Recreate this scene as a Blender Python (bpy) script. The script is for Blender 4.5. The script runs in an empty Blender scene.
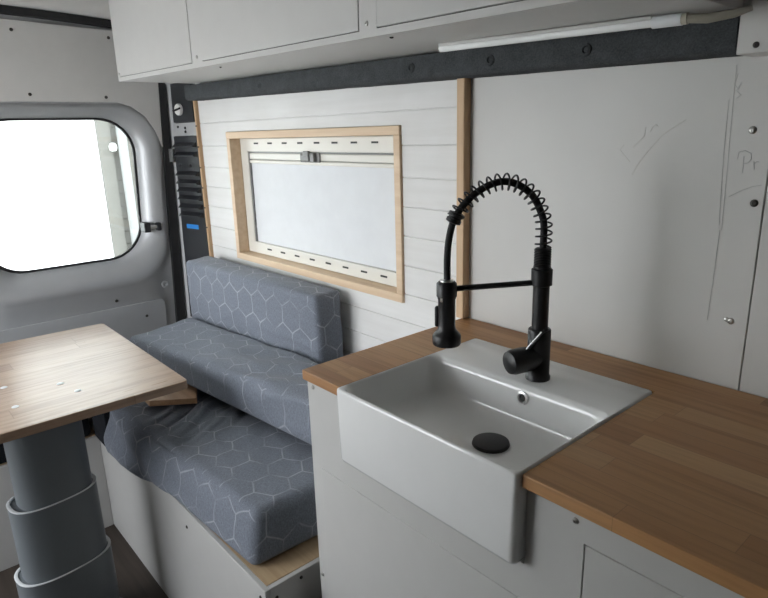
import bpy, bmesh, math, random
from mathutils import Vector, Matrix, noise
random.seed(7)
SC = bpy.context.scene
COL = SC.collection
PI = math.pi

# ------------------------------------------------------------------ materials
def new_mat(name):
    m = bpy.data.materials.new(name); m.use_nodes = True
    nt = m.node_tree
    return m, nt, nt.nodes['Principled BSDF'], nt.links

def sv(b, **k):
    for n, v in k.items():
        b.inputs[n.replace('_', ' ')].default_value = v

def node(nt, t, **k):
    n = nt.nodes.new(t)
    for a, v in k.items(): setattr(n, a, v)
    return n

def mth(nt, op, a, b=None, c=None):
    n = nt.nodes.new('ShaderNodeMath'); n.operation = op
    for i, v in enumerate((a, b, c)):
        if v is None: continue
        if isinstance(v, (int, float)): n.inputs[i].default_value = v
        else: nt.links.new(v, n.inputs[i])
    return n.outputs[0]

def vmth(nt, op, a, b=None, scale=None):
    n = nt.nodes.new('ShaderNodeVectorMath'); n.operation = op
    for i, v in enumerate((a, b)):
        if v is None: continue
        if isinstance(v, tuple): n.inputs[i].default_value = v
        else: nt.links.new(v, n.inputs[i])
    if scale is not None: n.inputs['Scale'].default_value = scale
    return n

def mixc(nt, fac, a, b, mode='MIX'):
    n = nt.nodes.new('ShaderNodeMix'); n.data_type = 'RGBA'; n.blend_type = mode
    for s, v in ((n.inputs[0], fac), (n.inputs[6], a), (n.inputs[7], b)):
        if isinstance(v, (int, float)): s.default_value = v
        elif isinstance(v, tuple): s.default_value = v if len(v) == 4 else (*v, 1)
        else: nt.links.new(v, s)
    return n.outputs[2]

def ramp(nt, fac, stops):
    n = nt.nodes.new('ShaderNodeValToRGB')
    e = n.color_ramp.elements
    while len(e) < len(stops): e.new(0.5)
    for el, (p, c) in zip(e, stops):
        el.position = p; el.color = c if len(c) == 4 else (*c, 1)
    nt.links.new(fac, n.inputs[0]); return n.outputs[0]

def objco(nt, scale=(1, 1, 1)):
    tc = nt.nodes.new('ShaderNodeTexCoord')
    if scale == (1, 1, 1): return tc.outputs['Object']
    mp = nt.nodes.new('ShaderNodeMapping'); mp.inputs['Scale'].default_value = scale
    nt.links.new(tc.outputs['Object'], mp.inputs['Vector']); return mp.outputs[0]

def tex(nt, co, scale, detail=3, rough=.55, dim='3D'):
    n = nt.nodes.new('ShaderNodeTexNoise'); n.noise_dimensions = dim
    n.inputs['Scale'].default_value = scale; n.inputs['Detail'].default_value = detail
    n.inputs['Roughness'].default_value = rough
    nt.links.new(co, n.inputs['Vector']); return n.outputs['Fac']

def bump(nt, b, h, strength=.2, dist=.002):
    n = nt.nodes.new('ShaderNodeBump'); n.inputs['Strength'].default_value = strength
    n.inputs['Distance'].default_value = dist
    nt.links.new(h, n.inputs['Height']); nt.links.new(n.outputs[0], b.inputs['Normal'])

def plain(name, col, rough=.5, metal=0., var=.04, scale=18, bmp=0., coat=0.):
    m, nt, b, L = new_mat(name)
    co = objco(nt); f = tex(nt, co, scale, 4)
    a = tuple(max(0, c * (1 - var)) for c in col); d = tuple(min(1, c * (1 + var)) for c in col)
    L.new(ramp(nt, f, [(.3, a), (.7, d)]), b.inputs['Base Color'])
    sv(b, Roughness=rough, Metallic=metal)
    if coat: b.inputs['Coat Weight'].default_value = coat
    if bmp: bump(nt, b, tex(nt, co, scale * 12, 3), bmp, .001)
    return m

def wood_staves(name, pal, axis='x', w=.045, ln=.42, rough=.4, grain=.5, seam=.55):
    """edge glued hardwood: staves along one axis, each of its own tone"""
    m, nt, b, L = new_mat(name)
    co = objco(nt)
    sp = node(nt, 'ShaderNodeSeparateXYZ'); L.new(co, sp.inputs[0])
    u, v = (sp.outputs[0], sp.outputs[1]) if axis == 'x' else (sp.outputs[1], sp.outputs[0])
    vr = mth(nt, 'DIVIDE', v, w); row = mth(nt, 'FLOOR', vr)
    wn = node(nt, 'ShaderNodeTexWhiteNoise', noise_dimensions='1D'); L.new(row, wn.inputs['W'])
    ur = mth(nt, 'ADD', mth(nt, 'DIVIDE', u, ln), mth(nt, 'MULTIPLY', wn.outputs['Value'], 7.3))
    colm = mth(nt, 'FLOOR', ur)
    cb = node(nt, 'ShaderNodeCombineXYZ'); L.new(row, cb.inputs[0]); L.new(colm, cb.inputs[1])
    w2 = node(nt, 'ShaderNodeTexWhiteNoise', noise_dimensions='2D'); L.new(cb.outputs[0], w2.inputs['Vector'])
    base = ramp(nt, w2.outputs['Value'], [(i / (len(pal) - 1), c) for i, c in enumerate(pal)])
    mp = node(nt, 'ShaderNodeMapping')
    mp.inputs['Scale'].default_value = (3, 60, 60) if axis == 'x' else (60, 3, 60)
    off = vmth(nt, 'SCALE', w2.outputs['Color'], scale=20.)
    L.new(co, mp.inputs['Vector'])
    ad = vmth(nt, 'ADD', mp.outputs[0], off.outputs[0])
    g = tex(nt, ad.outputs[0], 1.3, 5, .6)
    gr = ramp(nt, g, [(.3, (1 - grain * .55,) * 3), (.55, (1, 1, 1)), (.8, (1 - grain * .3,) * 3)])
    c = mixc(nt, 1., base, gr, 'MULTIPLY')
    def edge(r, t):
        f = mth(nt, 'FRACT', r); return mth(nt, 'LESS_THAN', mth(nt, 'MINIMUM', f, mth(nt, 'SUBTRACT', 1., f)), t)
    e = mth(nt, 'MAXIMUM', edge(vr, .012), edge(ur, .0014))
    c = mixc(nt, mth(nt, 'MULTIPLY', e, seam), c, (.12, .07, .04))
    L.new(c, b.inputs['Base Color'])
    L.new(ramp(nt, g, [(.3, (rough + .12,) * 3), (.7, (rough,) * 3)]), b.inputs['Roughness'])
    bump(nt, b, g, .06, .001)
    return m

def wood_plain(name, a, d, axis='z', rough=.55):
    m, nt, b, L = new_mat(name)
    s = {'x': (2, 40, 40), 'y': (40, 2, 40), 'z': (40, 40, 2)}[axis]
    g = tex(nt, objco(nt, s), 1., 5, .6)
    L.new(ramp(nt, g, [(.3, a), (.7, d)]), b.inputs['Base Color']); sv(b, Roughness=rough)
    bump(nt, b, g, .1, .001)
    return m

def hex_fabric(name):
    """heathered blue grey cloth printed with broken light hexagon outlines"""
    m, nt, b, L = new_mat(name)
    uv = node(nt, 'ShaderNodeUVMap').outputs[0]
    nz = node(nt, 'ShaderNodeTexNoise'); nz.inputs['Scale'].default_value = 9; nz.inputs['Detail'].default_value = 2
    L.new(uv, nz.inputs['Vector'])
    wob = vmth(nt, 'SCALE', vmth(nt, 'SUBTRACT', nz.outputs['Color'], (.5, .5, .5)).outputs[0], scale=.022)
    p = vmth(nt, 'ADD', uv, wob.outputs[0]).outputs[0]
    cell = .093
    p = vmth(nt, 'ADD', vmth(nt, 'SCALE', p, scale=1 / cell).outputs[0], (50., 50. * 1.7320508, 0)).outputs[0]
    r = (1., 1.7320508, 1.); h = (.5, .8660254, 0.)
    def cellv(q):
        md = vmth(nt, 'MODULO', q, r).outputs[0]
        s = vmth(nt, 'SUBTRACT', md, h).outputs[0]
        return vmth(nt, 'MULTIPLY', s, (1., 1., 0.)).outputs[0]
    a = cellv(p); d = cellv(vmth(nt, 'SUBTRACT', p, h).outputs[0])
    la = vmth(nt, 'DOT_PRODUCT', a, a).outputs['Value']; ld = vmth(nt, 'DOT_PRODUCT', d, d).outputs['Value']
    sel = mth(nt, 'LESS_THAN', la, ld)
    mx = node(nt, 'ShaderNodeMix', data_type='VECTOR')
    L.new(sel, mx.inputs[0]); L.new(d, mx.inputs[4]); L.new(a, mx.inputs[5])
    ab = vmth(nt, 'ABSOLUTE', mx.outputs[1]).outputs[0]
    dd = vmth(nt, 'DOT_PRODUCT', ab, (.5, .8660254, 0.)).outputs['Value']
    sx = node(nt, 'ShaderNodeSeparateXYZ'); L.new(ab, sx.inputs[0])
    dist = mth(nt, 'SUBTRACT', .5, mth(nt, 'MAXIMUM', dd, sx.outputs[0]))
    line = ramp(nt, dist, [(.010, (1, 1, 1)), (.030, (0, 0, 0))])
    # the print fades and breaks here and there
    brk = ramp(nt, tex(nt, uv, 14, 2), [(.36, (.08,) * 3), (.60, (1, 1, 1))])
    fac = mth(nt, 'MULTIPLY', line, brk)
    mp = node(nt, 'ShaderNodeMapping'); mp.inputs['Scale'].default_value = (420, 90, 1); L.new(uv, mp.inputs['Vector'])
    hz = tex(nt, mp.outputs[0], 1., 3, .7)
    hz2 = tex(nt, uv, 260, 3, .7)
    hm = mth(nt, 'ADD', mth(nt, 'MULTIPLY', hz, .5), mth(nt, 'MULTIPLY', hz2, .5))
    base = ramp(nt, hm, [(.35, FAB[0]), (.68, FAB[1])])
    c = mixc(nt, mth(nt, 'MULTIPLY', fac, .62), base, FAB[2])
    L.new(c, b.inputs['Base Color'])
    sv(b, Roughness=.95); b.inputs['Sheen Weight'].default_value = .15
    b.inputs['Specular IOR Level'].default_value = .15
    bump(nt, b, hm, .25, .001)
    return m
FAB = [(.115, .129, .158), (.25, .273, .322), (.44, .465, .51)]

def shiplap_mat():
    m, nt, b, L = new_mat('white washed pine')
    g = tex(nt, objco(nt, (3, 30, 45)), 1., 5, .6)
    k = tex(nt, objco(nt, (1, 1, 1)), 7., 2)
    c = mixc(nt, .5, ramp(nt, g, [(.3, (.70, .69, .665)), (.7, (.80, .795, .78))]),
             ramp(nt, k, [(.3, (.72, .71, .69)), (.7, (.80, .795, .785))]))
    L.new(c, b.inputs['Base Color']); sv(b, Roughness=.6)
    bump(nt, b, g, .08, .001)
    return m

def glass_mat():
    m, nt, b, L = new_mat('clear window glass')
    nt.nodes.remove(b)
    t = node(nt, 'ShaderNodeBsdfTransparent'); g = node(nt, 'ShaderNodeBsdfGlossy'); g.inputs['Roughness'].default_value = .02
    t.inputs['Color'].default_value = (.93, .96, .95, 1)
    fr = node(nt, 'ShaderNodeFresnel'); fr.inputs['IOR'].default_value = 1.45
    mx = node(nt, 'ShaderNodeMixShader')
    L.new(fr.outputs[0], mx.inputs[0]); L.new(t.outputs[0], mx.inputs[1]); L.new(g.outputs[0], mx.inputs[2])
    L.new(mx.outputs[0], nt.nodes['Material Output'].inputs['Surface'])
    return m

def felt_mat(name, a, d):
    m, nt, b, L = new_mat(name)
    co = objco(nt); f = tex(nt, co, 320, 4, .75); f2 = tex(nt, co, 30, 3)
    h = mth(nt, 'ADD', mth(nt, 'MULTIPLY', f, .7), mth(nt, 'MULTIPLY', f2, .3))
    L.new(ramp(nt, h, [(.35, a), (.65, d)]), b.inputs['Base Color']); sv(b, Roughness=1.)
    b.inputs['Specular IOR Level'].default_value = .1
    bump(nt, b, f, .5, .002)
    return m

M = {}
M['laminate'] = plain('white furniture laminate', (.55, .543, .527), .38, var=.015)
M['door_lam'] = plain('white door laminate', (.55, .543, .527), .36, var=.015)
M['edge_band'] = plain('white edge band', (.80, .80, .79), .4, var=.01)
M['ply_white'] = plain('white painted plywood', (.64, .63, .605), .5, var=.025, scale=5)
M['shiplap'] = shiplap_mat()
M['lining'] = plain('white van lining', (.60, .592, .575), .55, var=.02)
M['ceramic'] = plain('white glazed ceramic', (.84, .84, .83), .12, var=.01)
M['black'] = plain('matt black faucet', (.012, .012, .013), .42, var=.1)
M['rubber'] = plain('black rubber', (.012, .012, .013), .7, var=.1)
M['blackplastic'] = plain('black moulded plastic', (.012, .0135, .017), .45, var=.06)
M['chrome'] = plain('chrome', (.9, .9, .89), .28, 1., var=.02)
M['steel'] = plain('zinc screw', (.5, .49, .47), .35, 1., var=.05)
M['darkscrew'] = plain('dark screw', (.05, .045, .04), .5, .5, var=.1)
M['silver'] = plain('silver grey van paint', (.41, .42, .43), .36, .25, var=.02)
M['silverl'] = plain('pale grey van paint', (.46, .465, .47), .45, .2, var=.02)
M['oak'] = wood_staves('oiled oak worktop', [(.37, .180, .070), (.47, .245, .102), (.53, .295, .130), (.43, .215, .086), (.59, .35, .165)], 'x', .046, .36, .42, .42, .35)
M['oak_table'] = wood_staves('pale oak table', [(.33, .215, .145), (.42, .29, .205), (.37, .25, .173), (.47, .335, .24), (.40, .275, .19)], 'y', .062, .9, .27, .5, .3)
M['oak_edge'] = wood_plain('oak edge', (.30, .165, .075), (.44, .26, .13), 'y')
M['oak_board'] = wood_plain('oiled oak board', (.34, .19, .10), (.50, .31, .18), 'x')
M['pine'] = wood_plain('pine batten', (.55, .36, .20), (.68, .48, .30), 'z')
M['pine_h'] = wood_plain('pine frame', (.64, .46, .295), (.77, .60, .42), 'x')
M['ply'] = wood_plain('raw plywood', (.40, .28, .165), (.56, .42, .26), 'x')
M['fabric'] = hex_fabric('hexagon print cushion cloth')
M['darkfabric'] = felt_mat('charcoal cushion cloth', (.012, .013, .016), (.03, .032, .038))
M['felt'] = felt_mat('charcoal felt', (.042, .046, .049), (.095, .102, .106))
M['cream'] = plain('cream window cassette', (.76, .74, .68), .4, var=.01)
M['blind'] = plain('pale blind cloth', (.74, .76, .78), .7, var=.02)
M['slot'] = plain('dark slot', (.03, .03, .028), .6)
M['latch'] = plain('grey latch plastic', (.22, .22, .215), .35, var=.05)
M['pedestal'] = plain('grey table pedestal', (.155, .172, .185), .42, var=.015)
M['rim'] = plain('white pedestal rim', (.75, .77, .78), .4)
M['floor'] = wood_plain('dark vinyl floor', (.030, .022, .017), (.062, .046, .036), 'x', .55)
M['ceil'] = wood_plain('pale grey ceiling boards', (.47, .45, .42), (.57, .555, .53), 'x')
M['tube'] = plain('milky lamp cover', (.80, .81, .80), .25, var=.01)
M['clearplastic'] = plain('yellowed clear cable', (.42, .40, .33), .3, var=.1)
M['pencil'] = plain('pencil graphite', (.525, .52, .505), .7, var=.2)
M['pencilb'] = plain('brown crayon', (.60, .58, .545), .8, var=.2)
M['tape'] = plain('blue tape', (.02, .22, .62), .5)
M['capwhite'] = plain('pale cap', (.72, .72, .70), .4)
M['glass'] = glass_mat()
M['render'] = plain('white render', (.82, .82, .81), .9, var=.03)
M['siding'] = plain('pale siding', (.095, .091, .082), 1., var=.04)
M['pipe'] = plain('downpipe paint', (.16, .16, .157), .9)
M['concrete'] = plain('pale concrete', (.55, .55, .54), .9, var=.08)

# ------------------------------------------------------------------ mesh helpers
class MB:
    def __init__(s): s.bm = bmesh.new()
    def box(s, x0, x1, y0, y1, z0, z1, bev=0., seg=2, mtx=None):
        r = bmesh.ops.create_cube(s.bm, size=1.)
        vs = r['verts']
        for v in vs:
            v.co = Vector(((x0 + x1) / 2 + v.co.x * (x1 - x0), (y0 + y1) / 2 + v.co.y * (y1 - y0), (z0 + z1) / 2 + v.co.z * (z1 - z0)))
        if mtx: bmesh.ops.transform(s.bm, matrix=mtx, verts=vs)
        if bev:
            es = list({e for v in vs for e in v.link_edges})
            bmesh.ops.bevel(s.bm, geom=es, offset=bev, segments=seg, affect='EDGES', profile=.5)
        return s
    def poly(s, pts, d, bev=0.):
        """flat outline extruded by vector d"""
        d = Vector(d)
        a = [s.bm.verts.new(p) for p in pts]; b = [s.bm.verts.new(Vector(p) + d) for p in pts]
        n = len(pts); fs = [s.bm.faces.new(a), s.bm.faces.new(b[::-1])]
        for i in range(n): fs.append(s.bm.faces.new((a[i], b[i], b[(i + 1) % n], a[(i + 1) % n])))
        bmesh.ops.recalc_face_normals(s.bm, faces=fs)
        if bev:
            es = list({e for f in fs for e in f.edges})
            bmesh.ops.bevel(s.bm, geom=es, offset=bev, segments=2, affect='EDGES', profile=.5)
        return s
    def hexa(s, lo, hi):
        """solid between two quads"""
        a = [s.bm.verts.new(p) for p in lo]; b = [s.bm.verts.new(p) for p in hi]
        fs = [s.bm.faces.new(a[::-1]), s.bm.faces.new(b)]
        for i in range(4): fs.append(s.bm.faces.new((a[i], a[(i + 1) % 4], b[(i + 1) % 4], b[i])))
        bmesh.ops.recalc_face_normals(s.bm, faces=fs); return s
    def loft(s, loops, cap0=True, cap1=True, closed=True):
        rows = [[s.bm.verts.new(p) for p in l] for l in loops]
        fs = []; n = len(rows[0])
        for a, b in zip(rows, rows[1:]):
            for i in range(n if closed else n - 1):
                fs.append(s.bm.faces.new((a[i], a[(i + 1) % n], b[(i + 1) % n], b[i])))
        if cap0: fs.append(s.bm.faces.new(rows[0][::-1]))
        if cap1: fs.append(s.bm.faces.new(rows[-1]))
        bmesh.ops.recalc_face_normals(s.bm, faces=fs); return s
    def lathe(s, prof, o, ax=(0, 0, 1), n=32, cap=True):
        """prof: (radius, height) pairs along ax from o"""
        ax = Vector(ax).normalized(); t = ax.orthogonal().normalized(); w = ax.cross(t); o = Vector(o)
        loops = [[o + ax * h + (t * math.cos(2 * PI * i / n) + w * math.sin(2 * PI * i / n)) * r for i in range(n)] for r, h in prof]
        return s.loft(loops, cap, cap)
    def cyl(s, a, b, r, n=20, r2=None):
        a, b = Vector(a), Vector(b)
        return s.lathe([(r, 0), (r if r2 is None else r2, (b - a).length)], a, b - a, n)
    def tube(s, pts, r, n=10):
        pts = [Vector(p) for p in pts]; loops = []; ref = None
        for i, p in enumerate(pts):
            t = (pts[min(i + 1, len(pts) - 1)] - pts[max(i - 1, 0)]).normalized()
            if ref is None: ref = t.orthogonal().normalized()
            ref = (ref - t * ref.dot(t)).normalized(); w = t.cross(ref)
            rr = r[i] if isinstance(r, (list, tuple)) else r
            loops.append([p + (ref * math.cos(2 * PI * k / n) + w * math.sin(2 * PI * k / n)) * rr for k in range(n)])
        return s.loft(loops)
    def build(s, name, mat, parent=None, smooth=None, loc=None):
        bmesh.ops.recalc_face_normals(s.bm, faces=s.bm.faces[:])
        me = bpy.data.meshes.new(name); s.bm.to_mesh(me); s.bm.free()
        for m in (mat if isinstance(mat, (list, tuple)) else [mat]): me.materials.append(m)
        o = bpy.data.objects.new(name, me); COL.objects.link(o)
        if parent: o.parent = parent
        if loc: o.location = loc
        if smooth is not None:
            for p in me.polygons: p.use_smooth = True
            try: me.set_sharp_from_angle(angle=math.radians(smooth))
            except Exception: pass
        return o

def tag(o, label=None, cat=None, group=None, kind=None):
    if label: o['label'] = label
    if cat: o['category'] = cat
    if group: o['group'] = group
    if kind: o['kind'] = kind
    return o
def empty(name, loc=(0, 0, 0), rot=(0, 0, 0)):
    o = bpy.data.objects.new(name, None); COL.objects.link(o); o.location = loc; o.rotation_euler = rot
    o.empty_display_size = .05
    return o
def rrect(u0, u1, v0, v1, r, k=6):
    """rounded rectangle outline, counter clockwise"""
    out = []
    for cx, cy, a0 in ((u1 - r, v0 + r, -PI / 2), (u1 - r, v1 - r, 0), (u0 + r, v1 - r, PI / 2), (u0 + r, v0 + r, PI)):
        for i in range(k + 1):
            a = a0 + PI / 2 * i / k; out.append((cx + r * math.cos(a), cy + r * math.sin(a)))
    return out
_screw = {}
def screw(parent, p, d, r=.0042, mat='steel', name='screw'):
    """pan head screw standing on a face; copies share one mesh"""
    key = (mat, r)
    if key not in _screw:
        o = MB().lathe([(r, -.001), (r, .0008), (r * .8, .0022), (r * .35, .0027), (r * .3, .0012), (.0002, .0012)], (0, 0, 0), (0, 0, 1), 14).build(name, M[mat], None, 40)
        _screw[key] = o
    else:
        o = _screw[key].copy(); COL.objects.link(o)
    o.parent = parent; o.location = p
    o.rotation_euler = Vector(d).to_track_quat('Z', 'Y').to_euler()
    return o

# ------------------------------------------------------------------ cushions
def cushion(name, lo, hi, label, group, r=.03, cell=.0135, wr=.003, puff=.008, seed=0, extra=None, fix=None):
    """padded box through eight corner points: lo/hi = FL, FR, BR, BL"""
    lo = [Vector(p) for p in lo]; hi = [Vector(p) for p in hi]
    L = Vector(((lo[1] - lo[0]).length, (lo[3] - lo[0]).length, (hi[0] - lo[0]).length)) / 2
    base = (lo[0] + lo[1] + lo[2] + lo[3]) / 4
    def tri(q):
        a, b, c = ((q[i] + 1) / 2 for i in range(3))
        f = lambda s: (s[0] * (1 - a) + s[1] * a) * (1 - b) + (s[3] * (1 - a) + s[2] * a) * b
        return f(lo) * (1 - c) + f(hi) * c
    bm = bmesh.new(); uvl = bm.loops.layers.uv.new('UVMap')
    n = [max(4, int(2 * L[i] / cell)) for i in range(3)]
    cache = {}; src = {}
    def vert(i, j, k):
        if (i, j, k) in cache: return cache[(i, j, k)]
        p = Vector((-L[0] + 2 * L[0] * i / n[0], -L[1] + 2 * L[1] * j / n[1], -L[2] + 2 * L[2] * k / n[2]))
        q = Vector([max(-(L[m] - r), min(L[m] - r, p[m])) for m in range(3)])
        d = p - q
        if d.length > 1e-9: p2 = q + d.normalized() * r
        else: p2 = p
        u = [p2[m] / L[m] for m in range(3)]
        nrm = d.normalized() if d.length > 1e-9 else Vector((0, 0, 1))
        w = tri(u)
        fx, fy, fz = (max(0, 1 - abs(t) ** 2.2) for t in u)
        am = (abs(nrm.x) * fy * fz + abs(nrm.y) * fx * fz + abs(nrm.z) * fx * fy)
        if not (nrm.z < -.5): w = w + nrm * (puff * am)
        s = Vector((p.x * 5 + seed * 3.1, p.y * 11 + seed, p.z * 14))
        nn = noise.noise(s) * .6 + noise.noise(s * 2.3) * .3
        ridge = 1 - abs(noise.noise(Vector((p.x * 4 + p.y * 9 + seed, p.y * 4 - p.x * 2, p.z * 9 + seed)))) * 2
        if nrm.z > -.5: w = w + nrm * wr * (nn + .5 * max(0, ridge) ** 3)
        if extra: w = w + extra(p, u, nrm)
        if fix: w = fix(w)
        v = bm.verts.new(w - base); cache[(i, j, k)] = v; src[v] = p
        return v
    def face(ids, ax, off):
        f = bm.faces.new([vert(*q) for q in ids]); f.smooth = True
        for lp in f.loops:
            p = src[lp.vert]
            t = [(p.y + off, p.z), (p.x, p.z - L[1] + off), (p.x, p.y + off)][ax]
            lp[uvl].uv = (t[0] + seed * .37, t[1] + seed * .21)
    for ax in range(3):
        a, b = [m for m in range(3) if m != ax]
        for side in (0, n[ax]):
            for i in range(n[a]):
                for j in range(n[b]):
                    ids = []
                    for da, db in ((0, 0), (1, 0), (1, 1), (0, 1)):
                        q = [0, 0, 0]; q[ax] = side; q[a] = i + da; q[b] = j + db; ids.append(tuple(q))
                    face(ids, ax, 0 if side else .017)
    bmesh.ops.recalc_face_normals(bm, faces=bm.faces[:])
    me = bpy.data.meshes.new(name); bm.to_mesh(me); bm.free(); me.materials.append(M['fabric'])
    o = bpy.data.objects.new(name, me); COL.objects.link(o); o.location = base
    return tag(o, label, 'cushion', group)

# ------------------------------------------------------------------ setting
WY = 1.096           # inside face of the kitchen side wall
ROOF = 1.90
fl = MB().box(-2.7, 1.6, -.80, 1.25, -.06, 0).build('floor', M['floor']); tag(fl, 'dark brown vinyl floor of the van beneath the table', 'floor', kind='structure')
ce = MB().box(-2.47, 1.6, -.80, 1.25, ROOF, ROOF + .05).build('ceiling', M['ceil']); tag(ce, 'pale grey boarded van ceiling above the rear door', 'ceiling', kind='structure')

wr_ = MB().box(-2.345, 1.6, WY + .05, WY + .12, 0, ROOF).build('wall_right', M['lining']); tag(wr_, 'white side wall of the van behind sink and cushions', 'wall', kind='structure')
# white washed boards with shadow gaps, split round the window opening
mb = MB()
zs = [.30, .395, .478, .558, .638, .718, .798, .878, .958, 1.038, 1.119, 1.197, 1.273, 1.354, 1.439, 1.53]
WX0, WX1, WZ0, WZ1 = -2.122, -1.181, .932, 1.403
def notch(pts): mb.poly([(x, WY, z) for x, z in pts], (0, .014, 0), .0015)
for a, b in zip(zs, zs[1:]):
    a += .0006; b -= .0012; X0, X1 = -2.343, -.972
    if b <= WZ0 or a >= WZ1: mb.box(X0, X1, WY, WY + .014, a, b, .0015, 1)
    elif a < WZ0: notch([(X0, a), (X1, a), (X1, b), (WX1, b), (WX1, WZ0 - .001), (WX0, WZ0 - .001), (WX0, b), (X0, b)])
    elif b > WZ1: notch([(X0, b), (X1, b), (X1, a), (WX1, a), (WX1, WZ1 + .001), (WX0, WZ1 + .001), (WX0, a), (X0, a)])
    else:
        mb.box(X0, WX0 - .0005, WY, WY + .014, a, b, .0015, 1); mb.box(WX1 + .0005, X1, WY, WY + .014, a, b, .0015, 1)
for z in zs[1:-1]:
    for a0, a1 in (((-2.343, WX0 - .002), (WX1 + .002, -.972)) if WZ0 - .004 < z < WZ1 + .004 else ((-2.343, -.972),)): mb.box(a0, a1, WY + .0035, WY + .0125, z - .004, z + .004)
mb.build('shiplap_panel', M['shiplap'], wr_)
MB().box(-2.343, -.97, WY + .016, WY + .03, .3, .93).box(-2.343, -.97, WY + .016, WY + .03, 1.405, 1.55).box(-2.343, WX0 - .001, WY + .016, WY + .03, .93, 1.41).box(WX1 + .001, -.97, WY + .016, WY + .03, .93, 1.41).build('backing_board', M['ply_white'], wr_)
MB().box(-.951, -.3345, WY, WY + .012, .90, 1.60, .0008, 1).build('smooth_panel', M['ply_white'], wr_)
MB().box(-.3325, .9, WY, WY + .012, .90, 1.60, .0008, 1).build('end_panel', M['ply_white'], wr_)
MB().box(-.378, .9, 1.03, WY - .001, 1.484, ROOF - .002, .001, 1).build('upper_panel', M['ply_white'], wr_)
screw(wr_, (-.364, WY, 1.375), (0, -1, 0), .0062); screw(wr_, (-.348, WY, 1.261), (0, -1, 0), .0062, 'darkscrew', 'dark_screw')
screw(wr_, (-.360, WY, 1.059), (0, -1, 0), .0058); screw(wr_, (-.352, 1.03, 1.495), (0, -1, 0), .0045, 'darkscrew', 'dark_screw')
_o = screw(wr_, (-.367, WY, 1.0605), (0, -1, 0), .0042, 'steel')

def strokes(name, lines, mat, r=.0007):
    mb = MB()
    for l in lines:
        mb.tube([(x, WY - .0001, z) for x, z in l], r, 6)
    return mb.build(name, mat, wr_)
strokes('pencil_marks', [
    [(-.399, 1.475), (-.398, 1.422), (-.396, 1.36), (-.394, 1.296), (-.392, 1.213)],
    [(-.4045, 1.423), (-.403, 1.344), (-.400, 1.279), (-.397, 1.221)],
    [(-.395, 1.213), (-.396, 1.126), (-.398, 1.053)],
    [(-.395, 1.462), (-.399, 1.446), (-.392, 1.438), (-.389, 1.448), (-.395, 1.436), (-.387, 1.429), (-.394, 1.424)],
    [(-.381, 1.330), (-.380, 1.341), (-.371, 1.3435), (-.362, 1.339), (-.3605, 1.331), (-.365, 1.324), (-.372, 1.3225)],
    [(-.372, 1.335), (-.371, 1.308)],
    [(-.3565, 1.327), (-.3545, 1.314)], [(-.3565, 1.322), (-.352, 1.3265), (-.349, 1.326)],
    [(-.387, 1.269), (-.371, 1.279), (-.354, 1.287), (-.341, 1.290)],
], M['pencil'], .0006)
strokes('crayon_marks', [
    [(-.469, 1.394), (-.487, 1.383), (-.506, 1.370), (-.521, 1.353), (-.536, 1.335), (-.549, 1.316), (-.557, 1.299)],
    [(-.538, 1.384), (-.5395, 1.368), (-.550, 1.358), (-.559, 1.349)],
    [(-.577, 1.353), (-.584, 1.344), (-.573, 1.332), (-.563, 1.322)],
    [(-.530, 1.375), (-.525, 1.384), (-.520, 1.388), (-.516, 1.384)],
], M['pencilb'], .0006)

t1 = MB().box(-.972, -.949, 1.074, WY + .01, .9405, 1.503, .0015, 1).build('trim_1', M['pine']); tag(t1, 'upright pine batten between white boards and smooth panel', 'batten', kind='structure')
t2 = MB().box(-2.356, -2.346, 1.082, WY + .02, .30, 1.53, .0015, 1).build('trim_2', M['pine']); tag(t2, 'thin pine batten at the rear edge of the white boards', 'batten', kind='structure')
for z in (1.43, 1.35, 1.27, 1.19, 1.11, 1.03): screw(t2, (-2.3475, 1.0815, z), (0.3, -1, 0), .003, 'darkscrew', 'dark_screw')

# camper window in a pine box frame with its blind drawn
w1 = empty('window_1', (-1.64, 1.10, 1.17)); tag(w1, 'camper window with drawn pale blind in a pine frame', 'window', kind='structure')
inv = Matrix.Translation((1.64, -1.10, -1.17))
def wpart(mb, name, mat, sm=None):
    bmesh.ops.transform(mb.bm, matrix=inv, verts=mb.bm.verts[:]); return mb.build(name, mat, w1, sm)
fw = .024
wpart(MB().box(WX0, WX1, 1.088, 1.145, WZ1 - fw, WZ1, .002).box(WX0, WX1, 1.088, 1.145, WZ0, WZ0 + fw, .002)
      .box(WX0, WX0 + fw, 1.0885, 1.145, WZ0 + fw, WZ1 - fw, .002).box(WX1 - fw, WX1, 1.0885, 1.145, WZ0 + fw, WZ1 - fw, .002), 'window_frame', M['pine_h'])
bx0, bx1, bz0, bz1 = -2.046, -1.232, 1.000, 1.332
cx0, cx1, cz0, cz1 = WX0 + fw + .001, WX1 - fw - .001, WZ0 + fw + .001, WZ1 - fw - .001
wpart(MB().box(cx0, cx1, 1.130, 1.144, bz1, cz1, .003).box(cx0, cx1, 1.130, 1.144, cz0, bz0, .003)
      .box(cx0, bx0, 1.1302, 1.144, bz0 - .002, bz1 + .002, .002).box(bx1, cx1, 1.1302, 1.144, bz0 - .002, bz1 + .002, .002), 'blind_cassette', M['cream'])
wpart(MB().box(bx0, bx0 + .007, 1.1335, 1.144, bz0, bz1).box(bx0, bx1, 1.1335, 1.144, bz1 - .005, bz1), 'blind_guide', M['latch'])
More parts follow.
